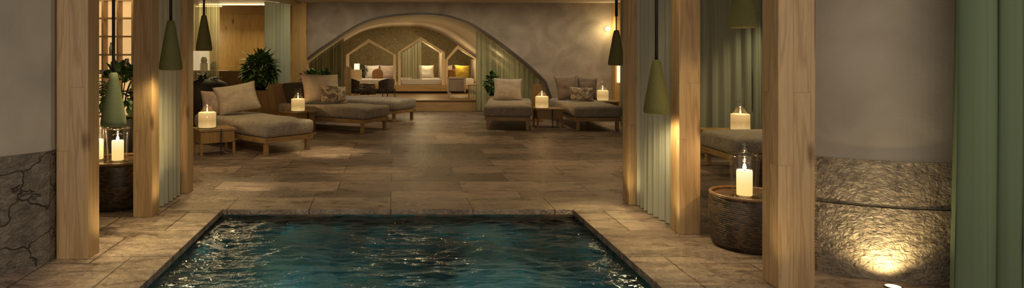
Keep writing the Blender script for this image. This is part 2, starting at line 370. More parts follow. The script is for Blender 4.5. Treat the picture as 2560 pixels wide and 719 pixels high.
def tube(pts, r, seg=8, bm=None):
    bm = bm or NB(); rings = []
    pts = [Vector(p) for p in pts]
    for i, p in enumerate(pts):
        d = (pts[min(i + 1, len(pts) - 1)] - pts[max(i - 1, 0)]).normalized()
        u = d.cross(Vector((0, 0, 1)))
        if u.length < 0.05: u = d.cross(Vector((1, 0, 0)))
        u.normalize(); w = d.cross(u)
        rings.append([bm.verts.new(p + r * (math.cos(2 * PI * k / seg) * u + math.sin(2 * PI * k / seg) * w)) for k in range(seg)])
    for a, b in zip(rings, rings[1:]):
        for k in range(seg): bm.faces.new((a[k], a[(k + 1) % seg], b[(k + 1) % seg], b[k]))
    bm.faces.new(rings[0][::-1]); bm.faces.new(rings[-1])
    return bm
def poly_prism(pts, y0, y1, bm=None):          # pts in (x, z), extruded along y
    bm = bm or NB()
    a = [bm.verts.new((x, y0, z)) for x, z in pts]; b = [bm.verts.new((x, y1, z)) for x, z in pts]
    bm.faces.new(a); bm.faces.new(b[::-1]); n = len(pts)
    for i in range(n): bm.faces.new((a[i], b[i], b[(i + 1) % n], a[(i + 1) % n]))
    return bm
def curtain_bm(p0, p1, z0, z1, pitch=0.11, amp=0.035, seed=0, flare=1.25, nz=14):
    bm = NB(); p0 = Vector((*p0, 0)); p1 = Vector((*p1, 0)); L = (p1 - p0).length; d = (p1 - p0) / L; n = Vector((-d.y, d.x, 0))
    per = 10; N = max(12, int(L / pitch * per)); rnd = random.Random(seed)
    ph = [rnd.uniform(0, 6) for _ in range(4)]
    rows = []
    for j in range(nz + 1):
        t = j / nz; z = z0 + (z1 - z0) * t; row = []
        a = amp * (flare + (0.8 - flare) * t)
        for i in range(N + 1):
            s = i / N * L
            q = s / pitch * 2 * PI + 0.9 * math.sin(s * 5.1 + ph[0]) + 0.5 * math.sin(s * 11 + ph[1]) + 0.25 * math.sin(t * 3 + s * 3 + ph[2])
            off = a * (math.sin(q) + 0.35 * math.sin(2.1 * q + ph[3])) * (0.75 + 0.35 * math.sin(s * 7 + ph[1]))
            sx = s + 0.25 * a * math.sin(2 * q)
            p = p0 + d * min(max(sx, 0), L) + n * off
            row.append(bm.verts.new((p.x, p.y, z)))
        rows.append(row)
    for a, b in zip(rows, rows[1:]):
        for i in range(N): bm.faces.new((a[i], a[i + 1], b[i + 1], b[i]))
    return bm
def pillow_bm(w, h, t, n=16, seed=0):
    bm = NB(); g = {}
    for s in (1, -1):
        for i in range(n + 1):
            for j in range(n + 1):
                u = -1 + 2 * i / n; v = -1 + 2 * j / n
                edge = i in (0, n) or j in (0, n)
                if edge and s == -1: g[s, i, j] = g[1, i, j]; continue
                f = (max(0, 1 - u ** 4) * max(0, 1 - v ** 4)) ** 0.5 * (0.72 + 0.28 * (1 - u * u) * (1 - v * v))
                x = u * w / 2 * (1 - 0.09 * (1 - v * v)); z = v * h / 2 * (1 - 0.09 * (1 - u * u))
                y = s * (t / 2) * f
                q = noise.noise(Vector((u * 1.7 + seed * 3.1, v * 1.7, s * 2.0))) + 0.5 * noise.noise(Vector((u * 4 + seed, v * 4, s * 5.0)))
                y += q * 0.022 * f ** 0.5 if not edge else q * 0.006
                g[s, i, j] = bm.verts.new((x, y, z))
        for i in range(n):
            for j in range(n): bm.faces.new((g[s, i, j], g[s, i + 1, j], g[s, i + 1, j + 1], g[s, i, j + 1]))
    return bm
def soft_box(x0, x1, y0, y1, z0, z1, r=0.05, sag=0.012, seed=0, cut=0.12):
    bm = bx(x0, x1, y0, y1, z0, z1, r, seg=4)
    for _ in range(3):
        long = [e for e in bm.edges if e.calc_length() > cut]
        if not long: break
        bmesh.ops.subdivide_edges(bm, edges=long, cuts=1, use_grid_fill=True)
    for v in bm.verts:
        k = (v.co.z - z0) / (z1 - z0)
        q = noise.noise(Vector((v.co.x * 3 + seed, v.co.y * 3, v.co.z * 4))) + 0.5 * noise.noise(Vector((v.co.x * 8, v.co.y * 8 + seed, v.co.z * 8)))
        if k > 0.15: v.co += Vector((0, 0, 1)) * q * sag + Vector((v.co.x, 0, 0)).normalized() * q * sag * 0.5
    bmesh.ops.triangulate(bm, faces=[f for f in bm.faces if len(f.verts) > 4])
    return bm
def leaves_bm(n, rx, ry, rz, size, seed, cz=0.0, shape='broad', lift=0.0):
    bm = NB(); r = random.Random(seed)
    for _ in range(n):
        th = r.uniform(0, 2 * PI); ph = math.acos(r.uniform(-0.75, 1)); k = r.uniform(0.35, 1.0) ** 0.5
        dr = Vector((math.sin(ph) * math.cos(th), math.sin(ph) * math.sin(th), math.cos(ph)))
        c = Vector((dr.x * rx * k, dr.y * ry * k, dr.z * rz * k + cz))
        out = (dr + Vector((r.uniform(-.7, .7), r.uniform(-.7, .7), r.uniform(-.6, .5) + lift))).normalized()
        side = out.cross(Vector((r.uniform(-.3, .3), r.uniform(-.3, .3), 1))).normalized(); up = side.cross(out)
        L = size * r.uniform(0.7, 1.3); W = L * (0.58 if shape == 'broad' else 0.13)
        st = [(0, 0.08, 0), (0.3, 0.9, 0.06), (0.6, 0.85, 0.05), (0.85, 0.4, -0.03), (1.0, 0.04, -0.12)]
        prev = None
        for (s, w, b) in st:
            p = c + out * L * s + up * L * b
            tri = (bm.verts.new(p - side * W / 2 * w + up * W * 0.12 * w), bm.verts.new(p), bm.verts.new(p + side * W / 2 * w + up * W * 0.12 * w))
            if prev:
                bm.faces.new((prev[0], prev[1], tri[1], tri[0])); bm.faces.new((prev[1], prev[2], tri[2], tri[1]))
            prev = tri
    return bm

# ------------------------------------------------------------------ lights
def lamp(kind, name, loc, energy, col, size=0.05, rot=None, spot=None, blend=0.6):
    l = bpy.data.lights.new(name, kind); l.energy = energy; l.color = col
    if kind == 'AREA': l.shape = 'RECTANGLE'; l.size, l.size_y = size if isinstance(size, tuple) else (size, size)
    else: l.shadow_soft_size = size
    if kind == 'SPOT': l.spot_size = spot or 1.6; l.spot_blend = blend
    o = bpy.data.objects.new(name, l); C.objects.link(o); o.location = loc
    if rot: o.rotation_euler = rot
    return o
WARM = (1.0, 0.75, 0.36); CANDLE = (1.0, 0.58, 0.22); SOFT = (1.0, 0.82, 0.58)

# ------------------------------------------------------------------ setting: floor, pool, ceiling, walls
CZ = 2.43
PXL, PXR, PY0, PY1 = -1.50, 1.60, 1.2, 5.79
bm = NB()
def quad(bm, x0, x1, y0, y1, z): 
    bm.faces.new([bm.verts.new(p) for p in ((x0, y0, z), (x1, y0, z), (x1, y1, z), (x0, y1, z))])
quad(bm, -6, 7, 6.26, 20.2, 0)
struct(link('floor', bm, M['floor']))
bm = NB(); quad(bm, -6, -1.92, 1.0, 6.26, 0); quad(bm, 2.02, 7, 1.0, 6.26, 0)
struct(link('floor_aisle', bm, M['aisle']), 'stone floor of the side aisles')
for i, (x0, x1, y0, y1) in enumerate([(-1.92, PXL + 0.012, 1.0, PY1), (PXR - 0.012, 2.02, 1.0, PY1), (-1.92, 2.02, PY1, 6.26)]):
    struct(link('trim_%d' % (i + 1), bx(x0, x1, y0, y1, -0.045, 0.004, 0.004), M['coping']), 'light stone coping along the pool')
bm = NB()                                        # pool basin
WZ = -0.055; BZ = -1.1; BT = -0.04
for q in (((PXL, PY0, BZ), (PXR, PY0, BZ), (PXR, PY1, BZ), (PXL, PY1, BZ)), ((PXL, PY1, BZ), (PXR, PY1, BZ), (PXR, PY1, BT), (PXL, PY1, BT)),
          ((PXL, PY0, BZ), (PXL, PY1, BZ), (PXL, PY1, BT), (PXL, PY0, BT)), ((PXR, PY0, BZ), (PXR, PY1, BZ), (PXR, PY1, BT), (PXR, PY0, BT)), ((PXL, PY0, BZ), (PXR, PY0, BZ), (PXR, PY0, BT), (PXL, PY0, BT))):
    bm.faces.new([bm.verts.new(p) for p in q])
struct(link('pool_basin', bm, M['mosaic']), 'dark tiled pool basin')
bm = NB(); nx, ny = 170, 300; rows = []
for j in range(ny + 1):
    y = PY0 + (PY1 - PY0) * j / ny; row = []
    for i in range(nx + 1):
        x = PXL + (PXR - PXL) * i / nx
        z = WZ + 0.012 * noise.noise(Vector((x * 2.2, y * 4.6, 0.3))) + 0.011 * noise.noise(Vector((x * 5.0 + 3, y * 11, 1.7))) + 0.008 * noise.noise(Vector((x * 8, y * 22, 4.7))) + 0.003 * noise.noise(Vector((x * 17, y * 40, 9.1)))
        row.append(bm.verts.new((x, y, z)))
    rows.append(row)
for a, b in zip(rows, rows[1:]):
    for i in range(nx): bm.faces.new((a[i], a[i + 1], b[i + 1], b[i]))
tag(link('pool_water', bm, M['water'], smooth=True), 'dark teal rippling pool water', 'water', kind='stuff')

struct(link('ceiling', bx(-6, 7, 3.0, 20.2, CZ, CZ + 0.1), M['ceil']))

# arch wall
AY, AT = 14.5, 0.28
arch_px = [(735, 179), (765, 152), (797, 127), (830, 105), (866, 81), (904, 60), (935, 49), (970, 42), (1010, 38), (1062, 36.5), (1110, 40), (1142, 48), (1172, 59), (1210, 81), (1250, 109), (1300, 148), (1335, 178), (1362, 205), (1385, 240)]
arch = [((x - PX) / F * AY, H - (y - PY) / F * AY) for x, y in arch_px]
arch[-1] = (arch[-1][0] + 0.04, 0.0)
def smooth_pts(pts, k=4):
    out = []
    for i in range(len(pts) - 1):
        p0 = pts[max(i - 1, 0)]; p1 = pts[i]; p2 = pts[i + 1]; p3 = pts[min(i + 2, len(pts) - 1)]
        for s in range(k):
            t = s / k
            out.append(tuple(0.5 * ((2 * b) + (c - a) * t + (2 * a - 5 * b + 4 * c - d) * t * t + (3 * b - a - 3 * c + d) * t ** 3) for a, b, c, d in zip(p0, p1, p2, p3)))
    out.append(pts[-1]); return out
top = smooth_pts(arch[:-1]) + [arch[-1]]
XR = 5.35
bm = NB()
ins = [(arch[0][0] - 0.001, arch[0][1])] + top
def strip(bm, pts, y0, y1, ztop):
    fr = []
    for x, z in pts: fr.append([bm.verts.new(p) for p in ((x, y0, z), (x, y0, ztop), (x, y1, z), (x, y1, ztop))])
    for a, b in zip(fr, fr[1:]):
        bm.faces.new((a[0], b[0], b[1], a[1])); bm.faces.new((a[2], a[3], b[3], b[2])); bm.faces.new((a[0], a[2], b[2], b[0])); bm.faces.new((a[1], b[1], b[3], a[3]))
strip(bm, top[:-1], AY, AY + AT, CZ)
strip(bm, [top[-2], top[-1], (XR, 0.0)], AY, AY + AT, CZ)
struct(link('wall_back', bm, M['arch']), 'plaster wall with a wide flat arch')
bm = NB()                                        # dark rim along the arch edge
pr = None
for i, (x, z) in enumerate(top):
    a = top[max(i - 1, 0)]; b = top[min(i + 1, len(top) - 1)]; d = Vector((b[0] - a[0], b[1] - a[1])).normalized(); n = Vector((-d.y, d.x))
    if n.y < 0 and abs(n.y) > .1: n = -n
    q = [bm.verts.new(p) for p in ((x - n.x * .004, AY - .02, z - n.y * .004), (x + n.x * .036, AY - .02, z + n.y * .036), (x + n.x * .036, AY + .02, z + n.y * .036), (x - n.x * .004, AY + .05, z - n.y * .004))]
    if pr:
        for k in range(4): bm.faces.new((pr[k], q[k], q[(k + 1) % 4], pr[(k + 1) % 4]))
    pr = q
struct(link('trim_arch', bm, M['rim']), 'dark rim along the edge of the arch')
# barrel vault behind the arch, closed by the patterned wall
VY = 19.9
bm = NB(); fr = []
for x, z in top: fr.append((bm.verts.new((x, AY + AT, z)), bm.verts.new((x - 0.3, VY, z - 0.06 if z > 0.3 else z))))
for a, b in zip(fr, fr[1:]): bm.faces.new((a[0], a[1], b[1], b[0]))
struct(link('ceiling_vault', bm, M['vault'], smooth=True), 'plaster barrel vault behind the arch')
struct(link('wall_alcove', bx(-3.2, 4.4, VY, VY + .1, 0, CZ), M['paper']), 'dark gold wall with a leaf pattern')
struct(link('wall_alcove_left', bx(-3.3, -3.2, 15.7, VY + .1, 0, CZ), M['panel']))
# timber wall and lintel at the back left
struct(link('wall_left_back', bx(-6, -2.12, 15.6, 15.7, 0, CZ), M['panel']), 'knotty pine board wall')
struct(link('trim_lintel', bx(-6, -2.3, 15.30, 15.6, 2.24, CZ), M['furn']), 'wooden beam over the pine wall')
struct(link('trim_pilaster_left', bx(-2.17, -1.86, 14.32, 14.78, 0, CZ), M['panel']), 'pine pilaster at the left of the arch wall')
struct(link('trim_soffit', bx(-6, -2.0, 13.0, 14.9, CZ - 0.035, CZ), M['furn']), 'wooden soffit')
struct(link('wall_left', bx(-6.1, -6, 3.0, 15.7, 0, CZ), M['plaster']))
struct(link('wall_right', bx(7, 7.1, 3.0, 20.2, 0, CZ), M['plaster']))
struct(link('wall_right_back', bx(XR - .02, 7, 14.6, 14.8, 0, CZ), M['plaster']))
struct(link('trim_pilaster_right', bx(4.83, 5.06, 14.28, 14.5, 0, CZ), M['panel']), 'wooden pilaster at the right end of the arch wall')
struct(link('trim_beam', bx(-2.4, 7, 13.35, 13.55, CZ - 0.012, CZ), M['ceil']))

# near plaster piers with stone plinths (gently convex)
def pier(pts, z0, z1, back, off=0.0):
    bm = NB(); fr = []
    for x, y in pts: fr.append((bm.verts.new((x, y - off, z0)), bm.verts.new((x, y - off, z1))))
    xb0, xb1 = pts[0], pts[-1]
    for p in ((xb1[0], back), (xb0[0], back)): fr.append((bm.verts.new((*p, z0)), bm.verts.new((*p, z1))))
    n = len(fr)
    for i in range(n): a, b = fr[i], fr[(i + 1) % n]; bm.faces.new((a[0], b[0], b[1], a[1]))
    bm.faces.new([f[0] for f in fr]); bm.faces.new([f[1] for f in fr])
    return bm
def convex(a, b, bulge, n=20):
    a = Vector(a); b = Vector(b); d = b - a; nn = Vector((d.y, -d.x)).normalized(); out = []
    for i in range(n + 1):
        t = i / n; p = a + d * t + nn * bulge * 4 * t * (1 - t); out.append((p.x, p.y))
    return out
lp = convex((-3.25, 3.55), (-2.26, 4.37), 0.10)
struct(link('wall_pier_left', pier(lp, 0.735, CZ, 5.0), M['plaster'], smooth=False), 'grey plaster pier at the left edge')
struct(link('wall_plinth_left', pier(lp, 0.0, 0.735, 5.0, 0.018), M['stone_l']), 'rough natural stone plinth under the left pier')
rp = convex((2.70, 4.21), (3.42, 3.96), 0.07)
struct(link('wall_pier_right', pier(rp, 0.725, CZ, 4.42), M['plaster']), 'grey plaster pier beside the green drape')
struct(link('wall_plinth_right', pier(rp, 0.445, 0.725, 4.42, 0.015), M['stone_r']), 'upper course of the chiselled stone plinth')
struct(link('wall_plinth_right_lower', pier(rp, 0.0, 0.44, 4.42, 0.02), M['stone_r']), 'lower course of the chiselled stone plinth')

# ------------------------------------------------------------------ timber posts
def post(x0, x1, y0, y1, label):
    cx, cy = (x0 + x1) / 2, (y0 + y1) / 2
    t = bx(x0 - cx, x1 - cx, y0 - cy, y1 - cy, 0, CZ, 0.004)
    o = link('timber_post', t, M['post'], loc=(cx, cy, 0))
    return tag(o, label, 'post', 'timber posts along the pool')
post(-2.249, -2.035, 4.42, 4.59, 'pale larch post against the left plaster pier, nearest on the left of the pool')
post(-2.170, -2.010, 5.53, 5.70, 'larch post left of the pool holding the front edge of the left curtain')
post(-2.160, -1.995, 6.45, 6.63, 'larch post at the far end of the left curtain')
post(2.265, 2.480, 3.87, 4.04, 'largest larch post, against the right plaster pier')
post(2.182, 2.345, 5.015, 5.17, 'larch post in front of the right curtain, next to the rattan drum')
post(2.147, 2.300, 5.98, 6.14, 'larch post at the far end of the right curtain')

# ------------------------------------------------------------------ curtains
def curtain(p0, p1, z0, z1, m, label, **k):
    return tag(link('curtain', curtain_bm(p0, p1, z0, z1, **k), M[m], smooth=True), label, 'curtain')
curtain((-2.07, 5.74), (-2.055, 6.40), 0.01, CZ, 'curtain', 'pale sage curtain between the two farther left posts', pitch=0.10, amp=0.028, seed=1)
curtain((2.225, 5.21), (2.215, 5.95), 0.01, CZ, 'curtain', 'pale sage curtain between the two farther right posts', pitch=0.10, amp=0.028, seed=2)
curtain((3.13, 3.66), (4.3, 3.60), 0.01, CZ, 'curtain_green', 'heavy green drape at the right edge beside the plaster pier', pitch=0.19, amp=0.075, seed=3)
curtain((4.2, 9.7), (6.6, 9.45), 0.01, CZ, 'curtain_teal', 'grey green curtain behind the lounger at far right', pitch=0.17, amp=0.05, seed=4)
curtain((-2.60, 13.4), (-2.2, 14.28), 0.01, CZ - .04, 'curtain_teal', 'grey green curtain behind the big bushy plant', pitch=0.14, amp=0.04, seed=5)
curtain((-4.6, 14.25), (-3.72, 14.25), 0.66, CZ - .04, 'sheer', 'thin sheer curtain over the vase ledge, left of the pine wall', pitch=0.10, amp=0.03, seed=6)
curtain((4.19, 11.75), (4.27, 12.35), 0.01, CZ, 'curtain', 'narrow sage curtain edge beyond the right posts', pitch=0.1, amp=0.03, seed=7)
def arch_clip(o, inset=0.02):
    for v in o.data.vertices:
        x = v.co.x
        zs = [a[1] + (b[1] - a[1]) * (x - a[0]) / max(b[0] - a[0], 1e-6) for a, b in zip(top, top[1:]) if a[0] <= x <= b[0]]
        zm = (min(zs) if zs else 0.3) - inset
        v.co.z = min(v.co.z, max(zm, 0.03))
c1 = curtain((1.90, 15.0), (3.52, 14.95), 0.02, 2.3, 'sheer_r', 'green sheer curtain filling the right side of the arch', pitch=0.13, amp=0.04, seed=8, nz=60); arch_clip(c1)
c2 = curtain((-1.95, 15.35), (-1.12, 15.45), 0.26, 2.3, 'sheer_dk', 'dim olive sheer curtain filling the left side of the arch', pitch=0.13, amp=0.04, seed=9, nz=60); arch_clip(c2)

# ------------------------------------------------------------------ pendants
def make_pendant(loc, label, felt='felt', stem=False, energy=6.0):
    h, R = 0.41, 0.094
    t = thing('pendant_lamp', label, 'lamp', loc, 0, 'green felt pendant lamps')
    prof = [(0.0, h), (0.020, h), (0.029, h - .008), (0.039, h * 0.86), (0.052, h * 0.68), (0.067, h * 0.47), (0.082, h * 0.26), (0.0915, h * 0.115), (R, h * 0.055), (R - .003, h * 0.015), (R - .012, 0.0),
            (R - .018, 0.002), (R - .020, 0.02), (0.070, h * 0.26), (0.03, h * 0.7), (0, h * 0.72)]
    link('lamp_shade', lathe(prof, 40), M[felt], t, smooth=True)
    top_z = CZ - loc[2]
    if stem:
        link('stem', lathe([(0, h), (0.008, h), (0.008, h + .16), (0, h + .16)], 10), M['copper'], t, smooth=True)
        link('cord', lathe([(0, h + .16), (0.017, h + .16), (0.017, top_z), (0, top_z)], 12), M['cord'], t, smooth=True)
    else:
        link('cord', lathe([(0, h), (0.0125, h), (0.0125, top_z), (0, top_z)], 12), M['cord'], t, smooth=True)
    link('diffuser', lathe([(0, 0.012), (R - .021, 0.012), (R - .021, 0.018), (0, 0.018)], 32), M['bulb'], t)
    lamp('SPOT', 'pendant_light', (loc[0], loc[1], loc[2] - 0.005), energy, WARM, 0.06, (0, 0, 0), spot=2.75, blend=0.7)
    return t
def pend(x, yb, Y, **k):
    p = at(x, yb, Y); make_pendant((p.x, p.y, p.z), **k)
pend(284, 315, 5.05, label='bottle green pendant lamp hanging low above the left candle lantern', felt='felt_teal', energy=1.5)
pend(427, 175, 5.45, label='olive pendant lamp in front of the left sage curtain', energy=16)
pend(510, 127, 7.6, label='small far olive pendant lamp in front of the sheer curtain', energy=16)
pend(1541, 163, 7.7, label='far olive pendant lamp with a copper stem beside the far right post', stem=True, energy=16)
pend(1641, 283, 5.05, label='lowest olive pendant lamp, in front of the right sage curtain', energy=16)
pend(1858, 70, 4.5, label='highest olive pendant lamp, glowing underneath, above the rattan drum', energy=8)

# ------------------------------------------------------------------ loungers
def make_lounger(loc, rz, label):
    t = thing('sun_lounger', label, 'lounger', loc, rz, 'loungers with grey mattresses')
    L, W = 1.9, 0.40
    bm = NB()
    box(bm, -W, W, 0, 0.06, 0.16, 0.225, 0.005); box(bm, -W, W, L - .06, L, 0.16, 0.225, 0.005)
    box(bm, -W, -W + .05, 0.06, L - .06, 0.16, 0.225, 0.005); box(bm, W - .05, W, 0.06, L - .06, 0.16, 0.225, 0.005)
    box(bm, -W + .05, W - .05, 0.06, L - .06, 0.185, 0.215)
    link('frame', bm, M['furn'], t)
    for sx in (-1, 1):
        for y in (0.06, L - .12):
            x = sx * (W - 0.055)
            link('leg', bx(x - .028, x + .028, y - .028, y + .028, 0, 0.16, 0.004), M['furn'], t)
    link('mattress', soft_box(-W - .02, W + .02, -0.02, L, 0.226, 0.428, 0.06, 0.012, seed=loc[0]), M['fabric'], t, smooth=True)
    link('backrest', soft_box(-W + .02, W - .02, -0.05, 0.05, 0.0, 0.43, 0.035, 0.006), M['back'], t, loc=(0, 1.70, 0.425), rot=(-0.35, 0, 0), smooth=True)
    return t
lounger_spots = [((-1.40, 9.04), 0.785, 'grey lounger nearest on the left, its single pale pillow tilted, beside a boxy low table'),
                 ((-0.265, 11.41), 1.013, 'middle lounger on the left with a large and a small patterned pillow'),
                 ((0.27, 13.05), 1.02, 'farthest left lounger, foot end poking out behind the middle one'),
                 ((2.03, 11.60), -0.20, 'lounger on the right facing the pool with one square pillow, beside the green sheer'),
                 ((3.59, 11.48), 0.0, 'wide-looking lounger on the right by the arch foot with three stacked pillows'),
                 ((3.80, 7.72), -PI / 2, 'lounger seen between the two nearest right posts')]
def loc_on(i, x, y, z):
    (fx, fy), a, _ = lounger_spots[i]
    return Vector((fx + x * math.cos(a) - y * math.sin(a), fy + x * math.sin(a) + y * math.cos(a), z))
lo0 = None
for (p, a, lb) in lounger_spots:
    if lo0 is None: lo0 = make_lounger((*p, 0), a, lb)
    else:
        d = dup(lo0, (*p, 0), a, lb)
        if 'middle' in lb:
            for c in d.children:
                if c.name.startswith('backrest'): c.scale = (0.78, 1, 0.9); c.location.x = -0.04
        if 'right' in lb and 'posts' not in lb:
            for c in d.children:
                if c.name.startswith('backrest'): c.scale = (0.55, 1, 0.72)

for c in lo0.children:
    if c.name.startswith('backrest'): c.scale = (0.8, 1, 0.78)

def pillow(m, w, h, t, loc, rz, tilt, label, roll=0.0, name='pillow', group='pillows on the loungers', seed=0, cat='pillow'):
    bm = pillow_bm(w, h, t, seed=seed)
    R = Matrix.Rotation(-tilt, 4, 'X') @ Matrix.Rotation(roll, 4, 'Y')
    bmesh.ops.transform(bm, matrix=R, verts=bm.verts[:])
    zmin = min(v.co.z for v in bm.verts)
    bmesh.ops.translate(bm, vec=(0, 0, -zmin), verts=bm.verts[:])
    return tag(link(name, bm, M[m], loc=loc, rz=rz, smooth=True), label, cat, group)
TOP = 0.418
pillow('pillow', 0.66, 0.47, 0.20, loc_on(0, 0.02, 1.36, TOP), 0.42, 0.46, 'single pale beige pillow tilted on the nearest left lounger', roll=-0.16, seed=1)
pillow('pillow_pink', 0.34, 0.40, 0.14, loc_on(0, -0.30, 1.52, TOP), 0.6, 0.35, 'small rose grey pillow half hidden behind the candle and the far left post', seed=2)
pillow('pillow', 0.80, 0.58, 0.22, loc_on(1, 0.04, 1.24, TOP), 0.62, 0.44, 'large beige pillow on the middle left lounger', roll=0.06, seed=3)
pillow('pillow_pat', 0.54, 0.35, 0.16, loc_on(1, 0.07, 0.98, TOP), 0.60, 0.50, 'small patterned pillow in front of the large one on the middle left lounger', roll=0.14, seed=4)
pillow('pillow', 0.56, 0.46, 0.19, loc_on(3, -0.03, 1.30, TOP), -0.10, 0.40, 'square beige pillow on the lounger beside the green sheer', roll=0.03, seed=6)
pillow('pillow_dk', 0.48, 0.50, 0.18, loc_on(4, -0.16, 1.42, TOP), 0.12, 0.34, 'dark taupe pillow, leftmost at the foot of the arch', roll=-0.06, seed=7)
pillow('pillow_dk', 0.40, 0.47, 0.16, loc_on(4, 0.24, 1.48, TOP), -0.05, 0.34, 'dark taupe pillow peeking out at the back right of three at the arch foot', roll=0.10, seed=8)
pillow('pillow_pat', 0.46, 0.29, 0.15, loc_on(4, 0.03, 1.12, TOP), 0.0, 0.45, 'patterned pillow in front of two dark ones at the foot of the arch', roll=0.05, seed=9)

# ------------------------------------------------------------------ side tables and broad candles
def make_table(loc, rz, label):
    t = thing('side_table', label, 'table', loc, rz, 'low wooden side tables')
    w, d, h = 0.25, 0.20, 0.35
    link('tabletop', bx(-w, w, -d, d, h - .03, h, 0.006), M['furn'], t)
    bm = NB(); box(bm, -w + .02, w - .02, -d + .02, d - .02, h - .19, h - .03, 0.008)
    link('apron', bm, M['cabinet'], t)
    for sx in (-1, 1):
        for sy in (-1, 1):
            link('leg', bx(sx * (w - .03) - .017, sx * (w - .03) + .017, sy * (d - .03) - .017, sy * (d - .03) + .017, 0, h - .19, 0.003), M['cabinet'], t)
    link('strap', bx(.03, .045, -d - .004, -d + .012, 0.0, h - .002), M['metal'], t)
    return t
tables = [((-2.42, 8.97), 0.55, 'low wooden table with a black metal strap beside the nearest left lounger'),
          ((-1.62, 11.40), 0.95, 'low wooden table holding a candle between the left loungers'),
          ((2.84, 12.02), 0.0, 'low wooden table holding a candle between the two right loungers'),
          ((4.44, 13.75), 0.0, 'low wooden table behind the lounger at the arch foot'),
          ((4.35, 8.75), -0.1, 'low wooden table behind the lounger at far right')]
t0 = None
for p, a, lb in tables:
    if t0 is None: t0 = make_table((*p, 0), a, lb)
    else: dup(t0, (*p, 0), a, lb)

def make_broad_candle(loc, label):
    t = thing('candle_lantern', label, 'candle', loc, 0, 'broad candles in glass chimneys')
    link('base', lathe([(0, 0), (0.125, 0), (0.125, 0.008), (0, 0.008)], 32), M['metal'], t)
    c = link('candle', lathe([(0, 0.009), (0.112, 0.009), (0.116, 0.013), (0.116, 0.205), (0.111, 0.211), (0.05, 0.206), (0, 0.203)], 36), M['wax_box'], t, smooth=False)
    link('wick', lathe([(0, 0.203), (0.003, 0.203), (0.003, 0.225), (0, 0.225)], 6), M['wick'], c)
    link('flame', lathe([(0, 0.216), (0.005, 0.222), (0.008, 0.232), (0.005, 0.250), (0.002, 0.266), (0, 0.274)], 12), M['flame'], c, smooth=True)
    link('glass_chimney', lathe([(0.124, 0.009), (0.123, 0.2), (0.07, 0.24), (0.058, 0.30), (0.058, 0.385), (0.062, 0.39)], 36), M['glass'], t, smooth=True)
    return t
bc = [((-2.50, 8.93, 0.35), 'broad glowing candle on the strapped table nearest on the left'),
      ((-1.62, 11.38, 0.35), 'broad glowing candle between the left loungers'),
      ((2.72, 11.98, 0.35), 'broad glowing candle between the two right loungers'),
      ((4.38, 13.72, 0.35), 'broad glowing candle against the arch wall at the far right'),
      ((4.58, 8.68, 0.35), 'broad glowing candle seen between the two nearest right posts')]
b0 = None
for p, lb in bc:
    if b0 is None: b0 = make_broad_candle(p, lb)
    else: dup(b0, p, 0, lb)
    lamp('POINT', 'candle_light', (p[0], p[1], p[2] + 0.282), 2.6, CANDLE, 0.006)

# ------------------------------------------------------------------ rattan drums with glass lanterns
def make_drum(loc, label, r=0.26, h=0.37):
    t = thing('rattan_drum', label, 'drum table', loc, 0, 'dark rattan drum tables')
    link('basket', lathe([(0, 0), (r * .9, 0), (r * .97, h * .12), (r * 1.01, h * .5), (r, h * .9), (r * .97, h - .004), (r * .9, h - .004), (r * .9, h - .03), (0, h - .03)], 48), M['weave'], t, smooth=True)
    bm = NB(); pts = [(r * .955 * math.cos(2 * PI * k / 40), r * .955 * math.sin(2 * PI * k / 40), h) for k in range(41)]
    link('rim', tube(pts, 0.012, 8, bm), M['rimwood'], t, smooth=True)
    link('tray', lathe([(0, h - .029), (r * .89, h - .029), (r * .89, h - .012), (0, h - .012)], 40), M['tray'], t)
    return t
dr0 = make_drum((2.56, 4.74, 0), 'dark rattan drum table beside the largest right post, carrying a glass lantern')
drum_l = dup(dr0, (-2.50, 6.0, 0), 0.4, 'dark rattan drum table between the two nearest left posts')
drum_l.scale = (1.26, 1.26, 1.10)
dup(dr0, (3.75, 6.35, 0), 0.8, 'second rattan drum half hidden behind the lantern and the largest right post')

def make_lantern(loc, label, rz=0):
    t = thing('glass_lantern', label, 'lantern', loc, rz, 'clear glass lanterns with pillar candles')
    link('base', lathe([(0, 0), (0.092, 0), (0.094, 0.006), (0.088, 0.012), (0, 0.012)], 32), M['glass'], t, smooth=True)
    link('glass_body', lathe([(0.084, 0.012), (0.086, 0.05), (0.092, 0.17), (0.101, 0.275), (0.106, 0.298), (0.109, 0.300), (0.106, 0.303), (0.098, 0.297)], 40), M['glass'], t, smooth=True)
    lid = link('glass_lid', lathe([(0.100, 0.296), (0.070, 0.30), (0.035, 0.306), (0.020, 0.325), (0.012, 0.345), (0.012, 0.365), (0.018, 0.378), (0.0, 0.384)], 32), M['glass'], t, smooth=True)
    link('hanging_cup', lathe([(0.014, 0.30), (0.016, 0.262), (0.030, 0.248), (0.044, 0.240), (0, 0.236)], 24), M['glass'], lid, smooth=True)
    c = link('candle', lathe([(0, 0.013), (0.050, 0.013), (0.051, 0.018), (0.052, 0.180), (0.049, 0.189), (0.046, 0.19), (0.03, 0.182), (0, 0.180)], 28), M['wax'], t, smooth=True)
    link('wick', lathe([(0, 0.18), (0.0025, 0.18), (0.0025, 0.2), (0, 0.2)], 6), M['wick'], c)
    link('flame', lathe([(0, 0.190), (0.010, 0.198), (0.013, 0.209), (0.008, 0.224), (0, 0.238)], 12), M['flame'], c, smooth=True)
    return t
DT = 0.37 - 0.012
la = make_lantern((2.51, 4.70, DT), 'clear glass lantern with a lit candle on the right rattan drum')
dup(la, (-2.485, 5.98, DT * 1.10), 0.3, 'clear glass lantern with a lit candle under the low green pendant')
dup(la, (-2.70, 6.05, DT * 1.10), 0.8, 'second glass lantern mostly hidden by the nearest left post')
